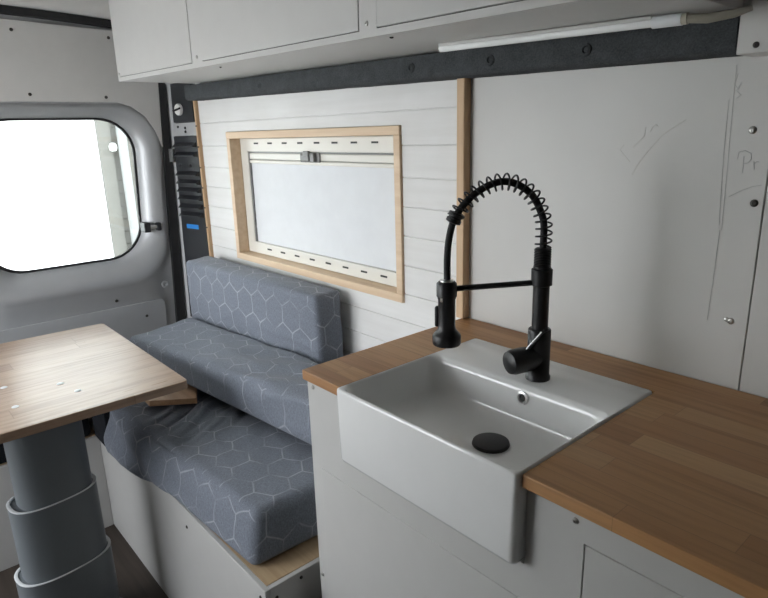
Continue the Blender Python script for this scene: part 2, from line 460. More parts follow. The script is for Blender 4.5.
# finely pleated blind cloth
pl = []; nP = 26
for i in range(nP + 1):
    z = bz0 + .001 + (1.290 - bz0) * i / nP; y = 1.139 + .0012 * noise.noise(Vector((i * .7, 1, 2)))
    pl.append([(bx0 + .008, y, z), (bx1, y, z)])
mb = MB(); mb.loft(pl, False, False, False); mb.loft([[(p[0], p[1] + .003, p[2]) for p in l] for l in pl], False, False, False)
wpart(mb, 'blind', M['blind'], 80)
wpart(MB().box(bx0 + .008, bx1, 1.132, 1.143, 1.291, 1.303, .003).box(bx0 + .008, bx1, 1.133, 1.143, 1.305, 1.326, .002), 'blind_rail', M['cream'])
wpart(MB().box(-1.700, -1.592, 1.126, 1.134, 1.300, 1.330, .004).box(-1.688, -1.640, 1.118, 1.128, 1.304, 1.326, .004).box(-1.628, -1.606, 1.114, 1.128, 1.302, 1.330, .004).box(-1.668, -1.640, 1.116, 1.127, 1.318, 1.336, .003), 'blind_latch', M['latch'])
for i in range(8):
    x = -1.979 + (.653) * i / 7; wpart(MB().box(x - .014, x + .014, 1.1285, 1.133, 1.358, 1.3635), 'vent_slot', M['slot'])
for i in range(8):
    x = -1.942 + (.638) * i / 7; wpart(MB().box(x - .014, x + .014, 1.1285, 1.133, .9785, .984), 'vent_slot', M['slot'])

# felt covered rail below the wall cabinet
SL = .0185
def zr(x): return -(x + 2.28) * SL
mb = MB()
prof = [(1.094, 1.522), (1.040, 1.522), (1.031, 1.527), (1.029, 1.535), (1.029, 1.568), (1.032, 1.5755), (1.094, 1.5755)]
loops = []
for i in range(41):
    x = -2.300 + (1.920) * i / 40
    dimp = .004 * noise.noise(Vector((x * 9, 2, 3)))
    loops.append([(x, y + (dimp * .4 if y < 1.05 else 0), z + zr(x) + (dimp * .4 if z < 1.53 else 0)) for y, z in prof])
mb.loft(loops)
t3 = mb.build('trim_3', M['felt'], None, 50); tag(t3, 'long charcoal felt covered rail under the white wall cabinet', 'rail', kind='structure')
for x, z in ((-1.75, 1.536), (-1.07, 1.528), (-.84, 1.522), (-.625, 1.518)):
    MB().lathe([(.011, 0), (.010, .003), (.006, .005), (.0045, .002), (.0005, .002)], (x, 1.0295, z), (0, -1, 0), 18).build('felt_button', M['felt'], t3, 40)

wl = MB()
DX0, DX1, DZ0, DZ1 = -2.42, -1.40, .62, 1.58  # window-height opening in the unseen wall, added to let daylight in
wl.box(-2.62, DX0, -.80, -.74, 0, ROOF).box(DX1, 1.6, -.80, -.74, 0, ROOF).box(DX0, DX1, -.80, -.74, DZ1, ROOF).box(DX0, DX1, -.80, -.74, 0, DZ0)
wlo = wl.build('wall_left', M['lining']); tag(wlo, 'unseen white van side with an opening added for daylight, opposite the cushions', 'wall', kind='structure')
wf = MB().box(1.55, 1.6, -.80, 1.25, 0, ROOF).build('wall_front', M['felt']); tag(wf, 'unseen charcoal wall added at the front of the living area to dim bounced light', 'wall', kind='structure')  # kept dark to hold back light bouncing from the unseen front

# ------------------------------------------------------------------ rear end: pillar, header, doors
wb = empty('wall_rear', (-2.5, 1.05, 0)); tag(wb, 'grey rear corner pillar and roof header of the van', 'wall', kind='structure')
winv = Matrix.Translation((2.5, -1.05, 0))
def bpart(mb, name, mat, sm=None):
    bmesh.ops.transform(mb.bm, matrix=winv, verts=mb.bm.verts[:]); return mb.build(name, mat, wb, sm)
def ply(z): return 1.066 - (1.6 - z) * .030      # leaning inner edge of the pillar
def tilt(z): return (z - 1.55) * .045
bpart(MB().hexa([(-2.352, 1.092, .0), (-2.556, ply(0), .0), (-2.70, ply(0), .0), (-2.70, 1.25, .0)], [(-2.352, 1.092, 1.60), (-2.556, ply(1.6), 1.60), (-2.70, ply(1.6), 1.60), (-2.70, 1.25, 1.60)])
      .box(-2.70, -2.352, 1.06, 1.25, 1.60, ROOF), 'pillar', M['silverl'])
bpart(MB().hexa([(-2.553, .962, 0), (-2.60, .962, 0), (-2.60, 1.012, 0), (-2.548, 1.012, 0)], [(-2.553, 1.037, 1.62), (-2.60, 1.037, 1.62), (-2.60, 1.063, 1.62), (-2.548, 1.063, 1.62)]), 'door_seal', M['rubber'])
# pillar face: point at parameter s (0 rear, 1 batten), height z, lifted by d
def pf(s, z, d):
    a = Vector((-2.556, ply(z), z)); b = Vector((-2.352, 1.092, z))
    n = Vector(((b - a).y, -(b - a).x, 0)).normalized()
    return a + (b - a) * s + n * d
def pplate(mb, s0, s1, z0, z1, d0, d1, k=0.):
    """plate that follows the twisted pillar face, in narrow strips"""
    n = max(1, int((s1 - s0) * 12)); m = max(1, int((z1 - z0) / .08))
    g = lambda i, j, d, k: pf(s0 + k + (s1 - s0 - 2 * k) * i / n, z0 + k * .1 + (z1 - z0 - .2 * k) * j / m, d)
    F = [[mb.bm.verts.new(g(i, j, d1, k)) for j in range(m + 1)] for i in range(n + 1)]
    K = [[mb.bm.verts.new(g(i, j, d0, 0)) for j in range(m + 1)] for i in range(n + 1)]
    for i in range(n):
        for j in range(m):
            mb.bm.faces.new((F[i][j], F[i + 1][j], F[i + 1][j + 1], F[i][j + 1])); mb.bm.faces.new((K[i][j], K[i][j + 1], K[i + 1][j + 1], K[i + 1][j]))
        for j in (0, m): mb.bm.faces.new((K[i][j], K[i + 1][j], F[i + 1][j], F[i][j]))
    for j in range(m):
        for i in (0, n): mb.bm.faces.new((K[i][j], F[i][j], F[i][j + 1], K[i][j + 1]))
mb = MB(); pplate(mb, .16, 1.0, .62, 1.395, -.006, .010, .03)
vg = bpart(mb, 'vent_panel', M['blackplastic'])
mb = MB()
for z in (1.352, 1.315, 1.238, 1.205, 1.172, 1.140, 1.105, 1.072):
    mb.hexa([pf(.24, z - .003, .010), pf(.95, z - .003, .010), pf(.95, z + .017, .010), pf(.24, z + .017, .010)],
            [pf(.25, z - .001, .028), pf(.94, z - .001, .028), pf(.93, z + .003, .028), pf(.26, z + .003, .028)])
bpart(mb, 'vent_louvre', M['blackplastic'])
for s in (.33, .68):
    bpart(MB().lathe([(.006, 0), (.006, .003), (.003, .004)], pf(s, 1.276, .010), pf(0, 0, 1) - pf(0, 0, 0), 14), 'vent_plug', M['rubber'], 40)
mb = MB(); pplate(mb, .36, .74, 1.018, 1.036, .0098, .0112); bpart(mb, 'tape_strip', M['tape'])
mb = MB(); pplate(mb, .22, 1.0, 1.444, 1.600, -.006, .012, .04); bpart(mb, 'belt_cover', M['blackplastic'])
nrm = (pf(0, 1.5, 1) - pf(0, 1.5, 0))
bpart(MB().lathe([(.023, 0), (.023, .008), (.020, .012), (.0005, .012)], pf(.52, 1.496, .012), nrm, 28), 'belt_cap', M['capwhite'], 40)
a = pf(.52, 1.496, .026); tv = (pf(1, 1.5, 0) - pf(0, 1.5, 0)).normalized()
bpart(MB().tube([a - tv * .026 - Vector((0, 0, .004)), a, a + tv * .022 + Vector((0, 0, .004))], .004, 8), 'cap_slot', M['rubber'])
for s, z in ((.3, 1.43), (.55, 1.425), (.55, 1.41)): bpart(MB().cyl(pf(s, z, -.001), pf(s, z, .002), .005, 12), 'plug_hole', M['rubber'])
mb = MB(); pplate(mb, -.02, .16, 1.29, 1.345, .002, .016, .01); bpart(mb, 'hinge', M['chrome'])
# header over the doors: dark seal, pale curved trim
mb = MB(); hl = []
for i in range(21):
    y = -.74 + 1.80 * i / 20; e = 1.0 - ((y - .16) / .95) ** 2
    hl.append([(-2.57, y, 1.780 + .040 * e), (-2.545, y, 1.783 + .040 * e), (-2.542, y, 1.806 + .040 * e), (-2.57, y, 1.810 + .040 * e)])
mb.loft(hl); bpart(mb, 'header_seal', M['rubber'], 50)
mb = MB(); hl = []
for i in range(21):
    y = -.74 + 1.80 * i / 20; e = .040 * (1.0 - ((y - .16) / .95) ** 2)
    hl.append([(-2.60, y, 1.807 + e), (-2.551, y, 1.807 + e), (-2.527, y, 1.811 + e), (-2.502, y, 1.822 + e), (-2.478, y, 1.845 + e), (-2.468, y, ROOF - .01), (-2.468, y, ROOF + .03), (-2.60, y, ROOF + .03)])
mb.loft(hl); bpart(mb, 'header_trim', M['lining'], 50)

def shear(y, z): return y + (z - 1.45) * .045
def make_door(name, label, mir=1, detail=True):
    d = empty(name, (-2.57, .16, 0)); tag(d, label, 'door', kind='structure')
    f = lambda y, z, x: (x + 2.57, (shear(y, z) - .16) * mir, z)
    W = (.345, .930, .908, 1.470); R0 = .14
    rings = [((0, 0, 0, 0), -2.622, 0), ((.006, .006, .006, .006), -2.600, .0), ((.020, .022, .022, .014), -2.580, .01), ((.045, .05, .055, .026), -2.562, .015),
             ((.066, .072, .085, .038), -2.555, .02), ((.084, .088, .110, .048), -2.560, .025), ((.090, .093, .120, .052), -2.568, .025)]
    loops = []
    for (l, r, b, t), x, dr in rings:
        loops.append([f(u, v, x) for u, v in rrect(W[0] - l, W[1] + r, W[2] - b, W[3] + t, R0 + dr, 8)])
    last = rrect(W[0] - .09, W[1] + .093, W[2] - .12, W[3] + .052, R0 + .025, 8)
    # flat skin out to the door edge: each corner arc fans to a corner of the door
    O = [(1.031, .02), (1.031, 1.825), (.165, 1.825), (.165, .02)]
    outer = []
    for q in range(4):
        for i in range(9):
            u, v = last[q * 9 + i]; ox, oz = O[q]
            t = i / 8
            # walk along the door edge around the corner
            if q == 0: p = (u, oz) if t < .5 else (ox, v)
            elif q == 1: p = (ox, v) if t < .5 else (u, oz)
            elif q == 2: p = (u, oz) if t < .5 else (ox, v)
            else: p = (ox, v) if t < .5 else (u, oz)
            if i == 4: p = (ox, oz)
            outer.append(f(p[0], p[1], -2.568))
    loops.append(outer); loops.append([(p[0] - .05, p[1], p[2]) for p in outer])
    mb = MB(); mb.loft(loops, False, False); mb.build('door_skin', M['silver'], d, 50)
    gl = rrect(W[0] - .002, W[1] + .002, W[2] - .002, W[3] + .002, R0, 8)
    MB().loft([[f(u, v, -2.624) for u, v in gl], [f(u, v, -2.628) for u, v in gl]]).build('glass', M['glass'], d)
    s0 = rrect(W[0] + .010, W[1] - .006, W[2] + .006, W[3] - .006, R0 - .006, 8); s1 = rrect(W[0] - .003, W[1] + .003, W[2] - .003, W[3] + .003, R0, 8)
    MB().loft([[f(u, v, -2.620) for u, v in s1], [f(u, v, -2.612) for u, v in s1], [f(u, v, -2.612) for u, v in s0], [f(u, v, -2.620) for u, v in s0], [f(u, v, -2.620) for u, v in s1]], False, False).build('window_seal', M['rubber'], d, 40)
    up = [(.19, 1.772), (.19, 1.528), (.86, 1.528), (.915, 1.512), (.965, 1.475), (1.000, 1.42), (1.028, 1.352), (1.030, 1.772)]
    up = [(y, z + (.036 if z > 1.7 and y < .5 else .012 if z > 1.7 else 0)) for y, z in up]
    MB().poly([f(y, z, -2.567) for y, z in up], (.010, 0, 0), .002).build('upper_lining', M['lining'], d)
    MB().poly([f(y, z, -2.567) for y, z in rrect(.20, .985, .10, .715, .02, 4)], (.009, 0, 0), .002).build('lower_lining', M['silver'], d)
    if detail:
        for y, z in ((.525, 1.766), (.850, 1.762), (.558, 1.553), (.82, 1.546)): 
            screw(d, f(y, z, -2.557), (1, 0, 0), .006, 'darkscrew', 'dark_screw')
        screw(d, f(.90, .655, -2.558), (1, 0, 0), .006, 'darkscrew', 'dark_screw')
        screw(d, f(.785, .742, -2.568), (1, 0, 0), .006, 'darkscrew', 'dark_screw')
        MB().lathe([(.017, 0), (.016, .002), (.008, .0025), (.007, .001), (.0005, .001)], f(.995, .775, -2.568), (1, 0, 0), 18).build('trim_plug', M['silver'], d, 40)
        lt = MB().box(-.02, .034, -.012, .014, -.020, .020, .004).build('window_latch', M['blackplastic'], d, loc=f(.930, 1.030, -2.575))
        MB().cyl((.016, .01, 0), (.028, .046, 0), .007, 12).build('latch_arm', M['chrome'], lt, 40)
        MB().box(.010, .038, .040, .058, -.017, .017, .005).build('latch_foot', M['blackplastic'], lt)
    return d
make_door('door_1', 'silver rear van door with large window beside the cushions')
make_door('door_2', 'silver rear van door on the far side of the table', -1, False)

# ------------------------------------------------------------------ outside
og = MB().box(-40, 8, -30, 30, -1.0, -.62).build('ground', M['concrete']); tag(og, 'pale concrete yard outside the rear window', 'ground', kind='structure')
hw = MB().box(-5.4, -5.0, -4.2, 1.499, -.62, 4.2).box(-5.42, -4.97, -4.2, 1.499, -.62, -.3).build('building', M['render']); tag(hw, 'white rendered building filling the rear window', 'building')
si = empty('house', (-5.0, 2.2, -.62)); tag(si, 'house with pale horizontal siding at the right of the rear window', 'house')
mb = MB()
for i in range(42): mb.hexa([(-.02, -.66, i * .1), (-.02, 2.2, i * .1), (-.2, 2.2, i * .1), (-.2, -.66, i * .1)], [(-.005 - .02, -.66, i * .1 + .1), (-.025, 2.2, i * .1 + .1), (-.2, 2.2, i * .1 + .1), (-.2, -.66, i * .1 + .1)]) if False else mb.box(-.2, -.0, -.66, 2.2, i * .1, i * .1 + .094)
mb.box(-.2, -.012, -.66, 2.2, 0, 4.2); mb.build('siding', M['siding'], si)
MB().box(.0, .02, -.70, -.60, 0, 4.2).build('corner_board', M['siding'], si)
pp = MB().cyl((.06, -.535, 0), (.06, -.535, 4.2), .035, 16).build('downpipe', M['pipe'], si, 40)
la = MB().lathe([(.016, 0), (.026, .008), (.031, .025), (.028, .045), (.015, .06), (.001, .062)], (-4.968, 1.60, 1.30), (0, 0, 1), 20).build('wall_lamp', M['capwhite'], None, 50); tag(la, 'round white lamp on the siding seen through the rear window', 'lamp')

# ------------------------------------------------------------------ kitchen cabinet, worktop, sink
FY = .622
kc = empty('kitchen_cabinet', (-.95, FY, 0)); tag(kc, 'white kitchen cabinet carrying the sink and wooden worktop', 'cabinet')
kinv = Matrix.Translation((.95, -FY, 0))
def kpart(mb, name, mat, parent=kc, sm=None):
    bmesh.ops.transform(mb.bm, matrix=kinv, verts=mb.bm.verts[:]); return mb.build(name, mat, parent, sm)
XL = -.962
kpart(MB().box(XL, XL + .018, FY + .0015, WY - .002, 0, .9185, .001, 1), 'side_panel', M['laminate'])
kpart(MB().box(.48, .498, FY + .018, WY - .002, 0, .9185), 'side_panel', M['laminate'])
kpart(MB().box(XL + .019, .479, FY + .02, WY - .004, .05, .066), 'bottom_panel', M['laminate'])
kpart(MB().box(XL, -.932, FY, FY + .018, 0, .9185).box(-.932, -.36, FY, FY + .018, .7275, .789).box(-.932, -.8358, FY, FY + .018, .789, .9185)
      .box(-.4302, -.36, FY, FY + .018, .789, .9185).box(-.36, -.3415, FY, FY + .018, 0, .9185).box(-.3415, .498, FY, FY + .018, .8725, .9185)
      .box(-.932, -.36, FY, FY + .018, 0, .06).box(-.3415, .498, FY, FY + .018, 0, .06), 'front_frame', M['laminate'])
kpart(MB().box(-.9312, -.3608, FY - .0015, FY + .0165, .0608, .7268, .0012, 2), 'door', M['door_lam'])
kpart(MB().box(-.3385, .478, FY - .0015, FY + .0165, .0608, .8718, .0012, 2), 'door', M['door_lam'])
kpart(MB().box(-.3412, -.3387, FY + .004, FY + .017, .0625, .8705), 'door_gap', M['slot'])
for x, z in ((-.355, .9), (-.943, .902), (-.951, .455)): screw(kc, (x + .95, 0, z), (0, -1, 0), .0045)

mb = MB()
SX0, SX1, SY0, SY1, RIM = -.835, -.431, .598, .987, .942
mb.poly([(-.958, .608, .9195), (SX0 - .0012, .608, .9195), (SX0 - .0012, SY1 + .0012, .9195), (SX1 + .0012, SY1 + .0012, .9195), (SX1 + .0012, .608, .9195),
         (.50, .608, .9195), (.50, WY - .003, .9195), (-.958, WY - .003, .9195)], (0, 0, .0205), .0016)
bmesh.ops.triangulate(mb.bm, faces=[f for f in mb.bm.faces if len(f.verts) > 4])
wt = mb.build('worktop', M['oak']); tag(wt, 'oiled oak block worktop running round the white sink', 'worktop')

sk = empty('sink', (-.633, .79, .94)); tag(sk, 'white ceramic apron sink set in the oak worktop', 'sink')
sinv = Matrix.Translation((.633, -.79, -.94))
def spart(mb, name, mat, sm=None):
    bmesh.ops.transform(mb.bm, matrix=sinv, verts=mb.bm.verts[:]); return mb.build(name, mat, sk, sm)
def rl(x0, x1, y0, y1, r, z): return [(u, v, z) for u, v in rrect(x0, x1, y0, y1, r, 8)]
AB = .793
ix0, ix1, iy0, iy1 = SX0 + .0065, SX1 - .0065, SY0 + .0085, .852
loops = [rl(SX0 + .012, SX1 - .012, SY0 + .012, SY1 - .012, .006, AB), rl(SX0 + .003, SX1 - .003, SY0 + .003, SY1 - .003, .010, AB + .002), rl(SX0, SX1, SY0, SY1, .012, AB + .009),
         rl(SX0, SX1, SY0, SY1, .007, RIM - .006), rl(SX0 + .001, SX1 - .001, SY0 + .001, SY1 - .001, .006, RIM - .0015), rl(SX0 + .003, SX1 - .003, SY0 + .003, SY1 - .003, .005, RIM),
         rl(ix0 - .002, ix1 + .002, iy0 - .003, iy1 + .006, .022, RIM), rl(ix0, ix1, iy0, iy1, .024, RIM - .003), rl(ix0 + .004, ix1 - .004, iy0 + .003, iy1 - .003, .028, RIM - .018),
         rl(ix0 + .012, ix1 - .012, iy0 + .008, iy1 - .010, .032, .882), rl(ix0 + .018, ix1 - .018, iy0 + .014, iy1 - .016, .034, .868), rl(ix0 + .034, ix1 - .034, iy0 + .03, iy1 - .03, .038, .861), ]
cx, cy = -.604, .759
for k, z in ((.55, .8585), (.25, .857)):
    loops.append([(cx + (p[0] - cx) * k, cy + (p[1] - cy) * k, z) for p in loops[11]])
mb = MB(); mb.loft(loops); spart(mb, 'basin', M['ceramic'], 60)
spart(MB().lathe([(.0315, .856), (.033, .859), (.0315, .8635), (.023, .8658), (.0005, .8665)], (cx, .759, 0), (0, 0, 1), 36), 'drain_stopper', M['black'], 50)
on = Vector((0, -1, .12)).normalized()
oo = Vector((-.604, .8485, .917))
spart(MB().lathe([(.0115, 0), (.0128, .002), (.0122, .004), (.0080, .0045), (.0066, .001), (.0066, -.004)], oo, on, 28, False), 'overflow_ring', M['chrome'], 40)
spart(MB().lathe([(.0074, -.0005), (.0074, .0012)], oo, on, 20), 'overflow_hole', M['slot'])

# ------------------------------------------------------------------ faucet
FB = Vector((-.605, .893, RIM)); FU = Vector((-.657, -.754, 0)).normalized(); FN = Vector((FU.y, -FU.x, 0))
fa = empty('kitchen_faucet', FB); tag(fa, 'matt black kitchen faucet with spring hose at the back of the sink', 'faucet')
P = lambda s, z, n=0.: FU * s + FN * n + Vector((0, 0, z - RIM))
def fpart(mb, name, mat=None, parent=fa, sm=45): return mb.build(name, mat or M['black'], parent, sm)
fpart(MB().lathe([(.0225, 0), (.0225, .006), (.0205, .008), (.0205, .094), (.0195, .096), (.013, .096)], (0, 0, 0)), 'faucet_base')
fpart(MB().lathe([(.0145, .096), (.0145, .176), (.0185, .178), (.0185, .206), (.0155, .208), (.0155, .210)], (0, 0, 0)), 'pole')
th = [(.0138, .210)]
for i in range(11): th += [(.0138, .211 + i * .0029), (.0152, .2123 + i * .0029), (.0138, .2136 + i * .0029)]
fpart(MB().lathe(th + [(.012, .244)], (0, 0, 0)), 'threaded_sleeve')
hose = [(0, 1.182), (0, 1.225), (.006, 1.248), (.021, 1.276), (.045, 1.295), (.071, 1.302), (.097, 1.296), (.122, 1.281), (.142, 1.261), (.156, 1.238), (.164, 1.206), (.167, 1.172), (.167, 1.128)]
def spline(pts, n):
    out = []
    pts = [Vector((a, b)) for a, b in pts]
    for i in range(len(pts) - 1):
        p0, p1, p2, p3 = pts[max(i - 1, 0)], pts[i], pts[i + 1], pts[min(i + 2, len(pts) - 1)]
        for k in range(n):
            t = k / n
            out.append(.5 * ((2 * p1) + (p2 - p0) * t + (2 * p0 - 5 * p1 + 4 * p2 - p3) * t * t + (3 * p1 - p0 - 3 * p2 + p3) * t ** 3))
    out.append(pts[-1]); return out
hs = spline(hose, 8)
fpart(MB().tube([P(a, b) for a, b in hs], .0062, 14), 'hose', M['rubber'])
# spring round the hose, from the sleeve to the ferrule
fine = spline(hose, 60); acc = [0]
for a, b in zip(fine, fine[1:]): acc.append(acc[-1] + (b - a).length)
tot = acc[-1]
s_end = next(acc[i] for i, p in enumerate(fine) if p[0] > .153)
def at(s):
    for i in range(len(acc) - 1):
        if acc[i + 1] >= s:
            t = (s - acc[i]) / max(1e-9, acc[i + 1] - acc[i]); p = fine[i].lerp(fine[i + 1], t)
            q = fine[min(i + 25, len(fine) - 1)] - fine[max(i - 25, 0)]; return p, q.normalized()
    return fine[-1], Vector((0, -1))
turns = 19; pts = []; N = turns * 18
for k in range(N + 1):
    s = .004 + (s_end - .004) * k / N; p, t = at(s); nr = Vector((-t.y, t.x))
    a = 2 * PI * turns * k / N; rr = .0135
    q = p + nr * (rr * math.cos(a)); pts.append(P(q.x, q.y, rr * math.sin(a)))
fpart(MB().tube(pts, .0017, 7), 'spring')
p, t = at(s_end + .004)
fpart(MB().lathe([(.008, -.012), (.0135, -.011), (.0135, -.005), (.0115, -.004), (.0115, -.001), (.0135, 0), (.0135, .006), (.008, .008)], P(p.x, p.y), (P(p.x + t.x, p.y + t.y) - P(p.x, p.y))), 'ferrule')
hd = fpart(MB().lathe([(.0245, 1.0135), (.026, 1.016), (.026, 1.030), (.0235, 1.034), (.0165, 1.042), (.0155, 1.05), (.0155, 1.098), (.0165, 1.100), (.0165, 1.128), (.0145, 1.131), (.009, 1.132)],
                      P(.168, RIM) - Vector((0, 0, RIM))), 'spray_head')
side = P(.168, 1.064) 
dl = (FU * .8 - FN * .6).normalized()
ang = math.atan2((-FN).y, (-FN).x)
lv = MB().box(.0130, .0215, -.006, .006, -.018, .020, .003, 2, Matrix.Translation(side) @ Matrix.Rotation(math.atan2(-.55, -1.), 4, 'Z'))
fpart(lv, 'spray_trigger', None, hd)
fpart(MB().lathe([(.0125, 1.1305), (.0125, 1.1335), (.009, 1.1345), (.0065, 1.1345)], P(.168, RIM) - Vector((0, 0, RIM)), (0, 0, 1), 28), 'head_ring', M['chrome'], hd)
fpart(MB().box(.0145, .0172, -.0025, .0025, -.016, .012, .001, 1, Matrix.Translation(P(.168, 1.112)) @ Matrix.Rotation(math.atan2(-1., .12), 4, 'Z')), 'head_badge', M['chrome'], hd)
fpart(MB().tube([P(.012, 1.124), P(.155, 1.117)], .0052, 12), 'support_arm')
fpart(MB().lathe([(.0182, 1.104), (.0182, 1.127), (.0166, 1.129)], P(.168, RIM) - Vector((0, 0, RIM)), (0, 0, 1), 28, False), 'arm_clip')
# handle: slanted cylinder swung out of the base toward the sink, closed by a domed end
hdv = Vector((-.30, -.95, -.03)).normalized(); h0 = Vector((0, 0, .043))
hn = fpart(MB().lathe([(.0185, 0), (.0205, .012), (.0232, .034), (.0230, .056), (.0205, .064), (.013, .0675), (.0006, .0685)], h0, hdv, 30), 'handle')
fpart(MB().hexa([(-.0130, -.0350, .050), (.0160, -.0165, .0975), (.0150, -.0100, .0990), (-.0140, -.0150, .060)], [(-.0090, -.0365, .048), (.0185, -.0180, .0955), (.0180, -.0100, .0955), (-.0090, -.0150, .050)]), 'lever', None, hn, None)
fpart(MB().tube([(-.0112, -.0368, .0525), (.0168, -.0183, .0978)], .0013, 8), 'lever_highlight', M['chrome'], hn)  # thin chrome line standing in for the highlight along the lever
# ------------------------------------------------------------------ wall cabinet
wc = empty('wall_cabinet', (-2.222, .765, 1.577), (0, math.radians(1.0), 0)); tag(wc, 'long white wall cabinet with flush doors above the window', 'cabinet')
LW = 1.846; HW = .40; DW = .322
MB().box(0, LW, .016, DW, 0, .016, .001, 1).box(0, .016, .016, DW, .0165, HW - .04).box(LW - .016, LW, .016, DW, .0165, HW - .12).box(.017, LW - .017, DW - .012, DW, .0165, .30).build('carcass', M['laminate'], wc)
drs = [(.012, .580), (.642, 1.290), (1.339, LW - .02)]
fr = MB(); xs = [0] + [v for a in drs for v in a] + [LW]
for i in range(0, len(xs), 2): fr.box(xs[i], xs[i + 1], 0, .0158, 0, HW - .08)
for a, b in drs: fr.box(a, b, 0, .0158, 0, .0125)
fr.build('face_frame', M['laminate'], wc)
for a, b in drs:
    MB().box(a + .0015, b - .0015, -.0012, .0146, .0145, HW - .085, .0012, 2).build('cabinet_door', M['door_lam'], wc)
    MB().box(a, b, .004, .0140, .0126, .0146).box(a, a + .0014, .004, .014, .0146, .3).box(b - .0014, b, .004, .014, .0146, .3).build('door_gap', M['slot'], wc)
for x, z in ((.012 + .006, .022), (.611, .026), (1.312, .024)): screw(wc, (x, 0 if x > .1 else -.0012, z), (0, -1, 0), .0045)
screw(wc, (1.345, .03, 0), (0, 0, -1), .004, 'darkscrew', 'dark_screw'); screw(wc, (.66, .04, 0), (0, 0, -1), .003, 'darkscrew', 'dark_screw')

# slim lamp under the wall cabinet
lt = empty('mounted_tube_lamp', (-.90, .945, 1.545), (0, math.atan2(.010, .47), math.atan2(.02, .47))); tag(lt, 'slim white tube lamp, switched off, fixed under the wall cabinet', 'lamp')
MB().tube([(0, 0, 0), (.004, 0, 0), (.425, 0, 0)], [.005, .0068, .0068], 16).build('lamp_cover', M['tube'], lt, 50)
MB().box(.002, .425, -.008, .008, .003, .0092, .002).build('lamp_base', M['laminate'], lt)
MB().cyl((.425, 0, 0), (.468, 0, 0), .0088, 16).build('end_cap', M['rim'], lt, 40)
MB().cyl((.468, 0, 0), (.476, 0, 0), .008, 16).tube([(.474, 0, .0), (.50, .008, -.002), (.53, .022, .002), (.55, .03, .008)], [.0065, .007, .006, .004], 10).build('cable', M['clearplastic'], lt, 50)

# ------------------------------------------------------------------ benches
BT = .440
bb = empty('bench_box', (-1.0, .508, 0)); tag(bb, 'white bench box with raw plywood top under the stacked cushions', 'bench')
binv = Matrix.Translation((1.0, -.508, 0))
def qpart(mb, name, mat, parent=bb):
    bmesh.ops.transform(mb.bm, matrix=binv, verts=mb.bm.verts[:]); return mb.build(name, mat, parent)
qpart(MB().box(-2.345, -1.008, .508, .520, 0, BT, .001, 1), 'front_panel', M['laminate'])
qpart(MB().box(-1.021, -1.008, .5202, WY - .004, 0, BT, .001, 1), 'end_panel', M['laminate'])
qpart(MB().box(-2.345, -1.0215, .5203, WY - .004, BT - .016, BT, .001, 1), 'bench_top', M['ply'])
for x, z in ((-1.80, .375), (-1.42, .385), (-1.03, .412)): screw(bb, (x + 1, 0, z), (0, -1, 0), .0045, 'darkscrew', 'dark_screw')
for y, z in ((.535, .41), (.60, .425)): screw(bb, (-.008, y - .508, z), (1, 0, 0), .0042, 'darkscrew', 'dark_screw')

rb = empty('rear_bench_box', (-2.17, 0, 0)); tag(rb, 'white cross bench box behind the grey table pedestal', 'bench')
MB().box(-.014, 0, -.72, .507, 0, .367, .001, 1).build('front_panel', M['laminate'], rb)
MB().box(-.36, -.0145, -.72, .507, .352, .367).build('bench_top', M['ply'], rb)
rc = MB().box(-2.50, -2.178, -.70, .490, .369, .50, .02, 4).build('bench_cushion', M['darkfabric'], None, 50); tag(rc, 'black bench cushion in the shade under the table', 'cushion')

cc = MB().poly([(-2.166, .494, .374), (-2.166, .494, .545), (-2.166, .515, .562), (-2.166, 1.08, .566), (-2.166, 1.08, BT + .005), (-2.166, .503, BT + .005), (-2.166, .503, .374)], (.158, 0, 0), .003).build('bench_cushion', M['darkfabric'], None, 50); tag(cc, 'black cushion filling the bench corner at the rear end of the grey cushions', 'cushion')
G = 'grey hexagon cushions stacked on the bench'
def rest(w):
    # what lies behind the bench edge rests on the plywood, what hangs over it stays clear of the panel
    if w.y > .499: w.z = max(w.z, BT + .003 + max(0, .515 - w.y) * .9)
    w.z = min(w.z, .5785)
    return w
def droop(p, u, n):
    """front edge hangs over the bench at the rear end; deep creases run in from there"""
    d = Vector((0, 0, 0))
    if u[1] < -.3 and u[2] < .9:
        k = max(0, min(1, (.10 - u[0]) / .85)) * max(0, (-u[1] - .3) / .7)
        d += Vector((0, -.004, -.055)) * k * (1 - (u[2] + 1) / 2)
    if n.z > .6:
        # creases fan from the front left corner and from under the plank
        q = Vector((p.x + .10, p.y - .16)); 
        a = math.atan2(q.y, q.x)
        f = math.exp(-((p.x + .18) / .20) ** 2) * max(0, min(1, (u[1] + .95) * 2.4)) * max(0, min(1, (.65 - u[1]) * 3))
        w = math.sin((p.x * .92 + p.y * .40) * 80 + 3.2 * noise.noise(Vector((p.x * 6, p.y * 6, 1))))
        w2 = math.sin((p.x * .85 + p.y * .52) * 61 + 1. + 3 * noise.noise(Vector((p.x * 5, p.y * 5, 4))))
        d.z += f * (-.017 * (1 - abs(w)) ** 1.8 * (.55 + .9 * noise.noise(Vector((p.x * 9, p.y * 5, 7)))) + .0055 * w2 - .003)
        d.z -= .010 * math.exp(-((p.x + .05) / .12) ** 2 - ((u[1] + .75) / .3) ** 2)
    if n.y < -.5:
        w = math.sin(p.z * 70 + p.x * 16 + 3 * noise.noise(Vector((p.x * 6, p.z * 10, 2))))
        d.y += .006 * w * max(0, min(1, (.5 - u[0])))
    return d
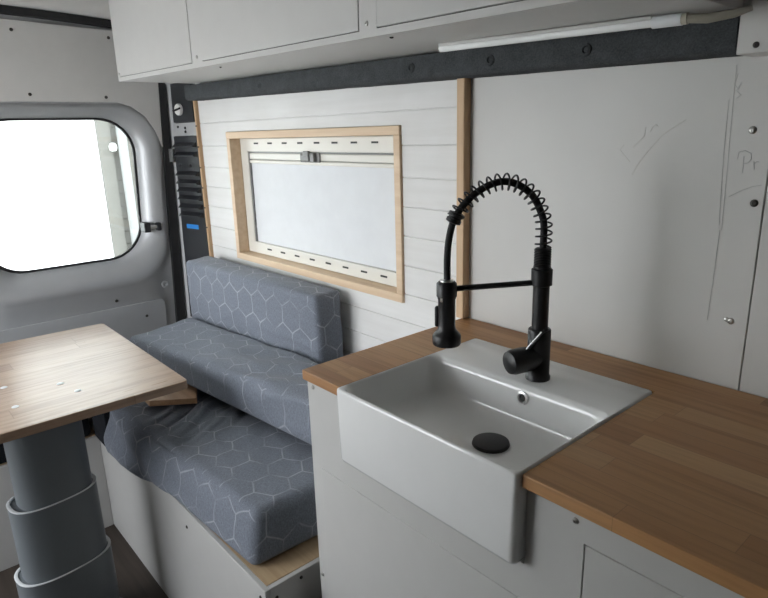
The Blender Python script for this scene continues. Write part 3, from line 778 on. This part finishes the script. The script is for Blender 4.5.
cushion('seat_cushion', [(-1.985, .466, BT + .002), (-1.075, .517, BT + .002), (-1.055, 1.085, BT + .002), (-2.0, 1.085, BT + .002)],
        [(-1.965, .500, .566), (-1.092, .546, .574), (-1.060, 1.085, .576), (-1.99, 1.085, .572)],
        'grey hexagon print cushion lying lowest, directly on the bench box', G, r=.026, cell=.008, wr=.003, puff=.003, seed=1, extra=droop, fix=rest)
def slack(p, u, n):
    d = Vector((0, 0, 0))
    if n.y < -.5:
        w = math.sin(p.z * 62 + p.x * 9 + 3 * noise.noise(Vector((p.x * 4, 5, p.z * 6))))
        d.y -= .004 * (1 - abs(w)) ** 2 * max(0, min(1, (u[0] + .3) * 1.5)) * max(0, min(1, (.55 - u[2]) * 2))
    return d
def wav(p, u, n):
    d = Vector((0, 0, 0))
    if n.z > .6:
        w = math.sin((p.y * .9 - p.x * .35) * 55 + 2 * noise.noise(Vector((p.x * 5, p.y * 5, 8))))
        d.z += .0045 * w * max(0, min(1, (u[0] + .2) * 1.5))
    if n.y < -.5:
        d.y += .003 * math.sin(p.z * 60 - p.x * 12 + 2 * noise.noise(Vector((p.x * 4, 3, p.z * 9)))) * max(0, min(1, u[0] + .5))
    return d
cushion('seat_cushion', [(-2.190, .668, .608), (-1.150, .778, .604), (-1.250, .968, .590), (-2.25, .938, .590)],
        [(-2.200, .660, .695), (-1.150, .772, .745), (-1.250, .968, .742), (-2.26, .938, .702)],
        'grey hexagon print cushion lying flat in the middle of the stack', G, r=.022, cell=.010, wr=.0045, puff=.004, seed=4, extra=wav)
cushion('seat_cushion', [(-2.290, .948, .588), (-1.436, .980, .588), (-1.436, 1.072, .588), (-2.295, 1.055, .588)],
        [(-2.284, .945, .921), (-1.436, .974, .925), (-1.437, 1.070, .928), (-2.285, 1.052, .926)],
        'grey hexagon print cushion standing upright against the wall', G, r=.013, cell=.010, wr=.004, puff=.005, seed=9, extra=slack)

bd = MB().poly([(0, 0, 0), (.085, .118, 0), (-.045, .178, 0), (-.15, .075, 0), (-.045, .002, 0)], (0, 0, .019), .0015).build('oak_board', M['oak_board'], None, None, (-1.808, .581, .5795))
tag(bd, 'small oak board wedged between the lower cushions beside the table', 'board')

# ------------------------------------------------------------------ table
TZ = .75
tb = empty('table', (-1.72, .270, 0)); tag(tb, 'pale oak table on a grey telescopic pedestal', 'table')
tp = [(-1.520, .600), (-1.534, -.33), (-2.294, -.29), (-2.258, .604)]
ctr = Vector((-1.72, .270))
def rpoly(pts, r, k=5):
    out = []
    n = len(pts)
    for i in range(n):
        p, a, b = Vector(pts[i]), Vector(pts[i - 1]), Vector(pts[(i + 1) % n])
        u, v = (a - p).normalized(), (b - p).normalized()
        for j in range(k + 1):
            t = j / k; out.append(p + u * r * (1 - t) ** 2 + v * r * t * t)
    return out
MB().poly([(p.x - ctr.x, p.y - ctr.y, TZ - .024) for p in rpoly(tp, .016)], (0, 0, .024), .002).build('tabletop', M['oak_table'], tb)
for x, y in ((-1.751, .336), (-1.664, .357), (-1.670, .212), (-1.834, .216)):
    MB().lathe([(.0085, -.0005), (.0085, .0008), (.0075, .0014), (.0005, .0016)], (x - ctr.x, y - ctr.y, TZ), (0, 0, 1), 20).build('bolt_cap', M['rim'], tb, 50)
def oval(a, b, z, n=56, e=2.6):
    out = []
    for i in range(n):
        t = 2 * PI * i / n; c, s = math.cos(t), math.sin(t)
        out.append((a * math.copysign(abs(c) ** (2 / e), c), b * math.copysign(abs(s) ** (2 / e), s), z))
    return out
for a, b, z0, z1, dy in ((.066, .0935, .30, TZ - .0245, 0), (.070, .110, .10, .460, -.006), (.0745, .1235, .0, .246, -.010)):
    st = MB().loft([oval(a, b, z0), oval(a, b, z1)], True, True).build('pedestal_stage', M['pedestal'], tb, 40, (0, dy, 0)); st.rotation_euler.z = math.radians(7)
    if z1 < .6:
        MB().loft([oval(a - .001, b - .001, z1 + .0002), oval(a + .0008, b + .001, z1 + .0010), oval(a + .0008, b + .001, z1 + .0035), oval(a - .0012, b - .002, z1 + .0045), oval(a - .0032, b - .008, z1 + .003), oval(a - .0032, b - .008, z1 + .0002)], False, False).build('stage_rim', M['rim'], st, 50)
MB().loft([oval(.0765, .1335, 0.0005), oval(.0765, .1335, .008), oval(.075, .132, .010)]).build('foot_plate', M['pedestal'], tb, 40)
MB().box(-.11, .11, -.15, .15, TZ - .032, TZ - .0242).build('mount_plate', M['blackplastic'], tb)

# ------------------------------------------------------------------ light
w = bpy.data.worlds.new('overcast'); SC.world = w; w.use_nodes = True
nt = w.node_tree; bg = nt.nodes['Background']
tc = node(nt, 'ShaderNodeTexCoord'); sp = node(nt, 'ShaderNodeSeparateXYZ'); nt.links.new(tc.outputs['Generated'], sp.inputs[0])
nt.links.new(ramp(nt, sp.outputs[2], [(.0, (.85, .87, .89)), (.5, (.91, .95, 1.0)), (1., (.93, .965, 1.0))]), bg.inputs['Color'])
bg.inputs['Strength'].default_value = 12.0
def portal(name, loc, d, sx, sy):
    l = bpy.data.lights.new(name, 'AREA'); l.shape = 'RECTANGLE'; l.size = sx; l.size_y = sy; l.cycles.is_portal = True
    o = bpy.data.objects.new(name, l); COL.objects.link(o); o.location = loc; o.rotation_euler = Vector(d).to_track_quat('-Z', 'Y').to_euler()
portal('side_daylight', ((DX0 + DX1) / 2, -.77, (DZ0 + DZ1) / 2), (0, 1, 0), DX1 - DX0, DZ1 - DZ0)
portal('rear_daylight', (-2.64, .63, 1.18), (1, 0, 0), .6, .6)
portal('rear_daylight', (-2.64, -.31, 1.18), (1, 0, 0), .6, .6)

# ------------------------------------------------------------------ camera
yaw, pit, rol, fpx = CAMP = (-.857859077, -.269762916, -.0294243591, 606.940434)
f = Vector((math.sin(yaw) * math.cos(pit), math.cos(yaw) * math.cos(pit), math.sin(pit)))
r = Vector((math.cos(yaw), -math.sin(yaw), 0)); u = r.cross(f)
r2 = r * math.cos(rol) + u * math.sin(rol); u2 = -r * math.sin(rol) + u * math.cos(rol)
cam = bpy.data.cameras.new('camera'); co = bpy.data.objects.new('camera', cam); COL.objects.link(co)
mt = Matrix((r2, u2, -f)).transposed().to_4x4(); mt.translation = Vector((0, 0, 1.39)); co.matrix_world = mt
cam.sensor_fit = 'HORIZONTAL'; cam.sensor_width = 36; cam.lens = 36 * fpx / 768; cam.clip_start = .02
SC.camera = co
vs = SC.view_settings; vs.view_transform = 'Standard'; vs.look = 'None'; vs.exposure = 0.; vs.gamma = 1.; vs.use_curve_mapping = False
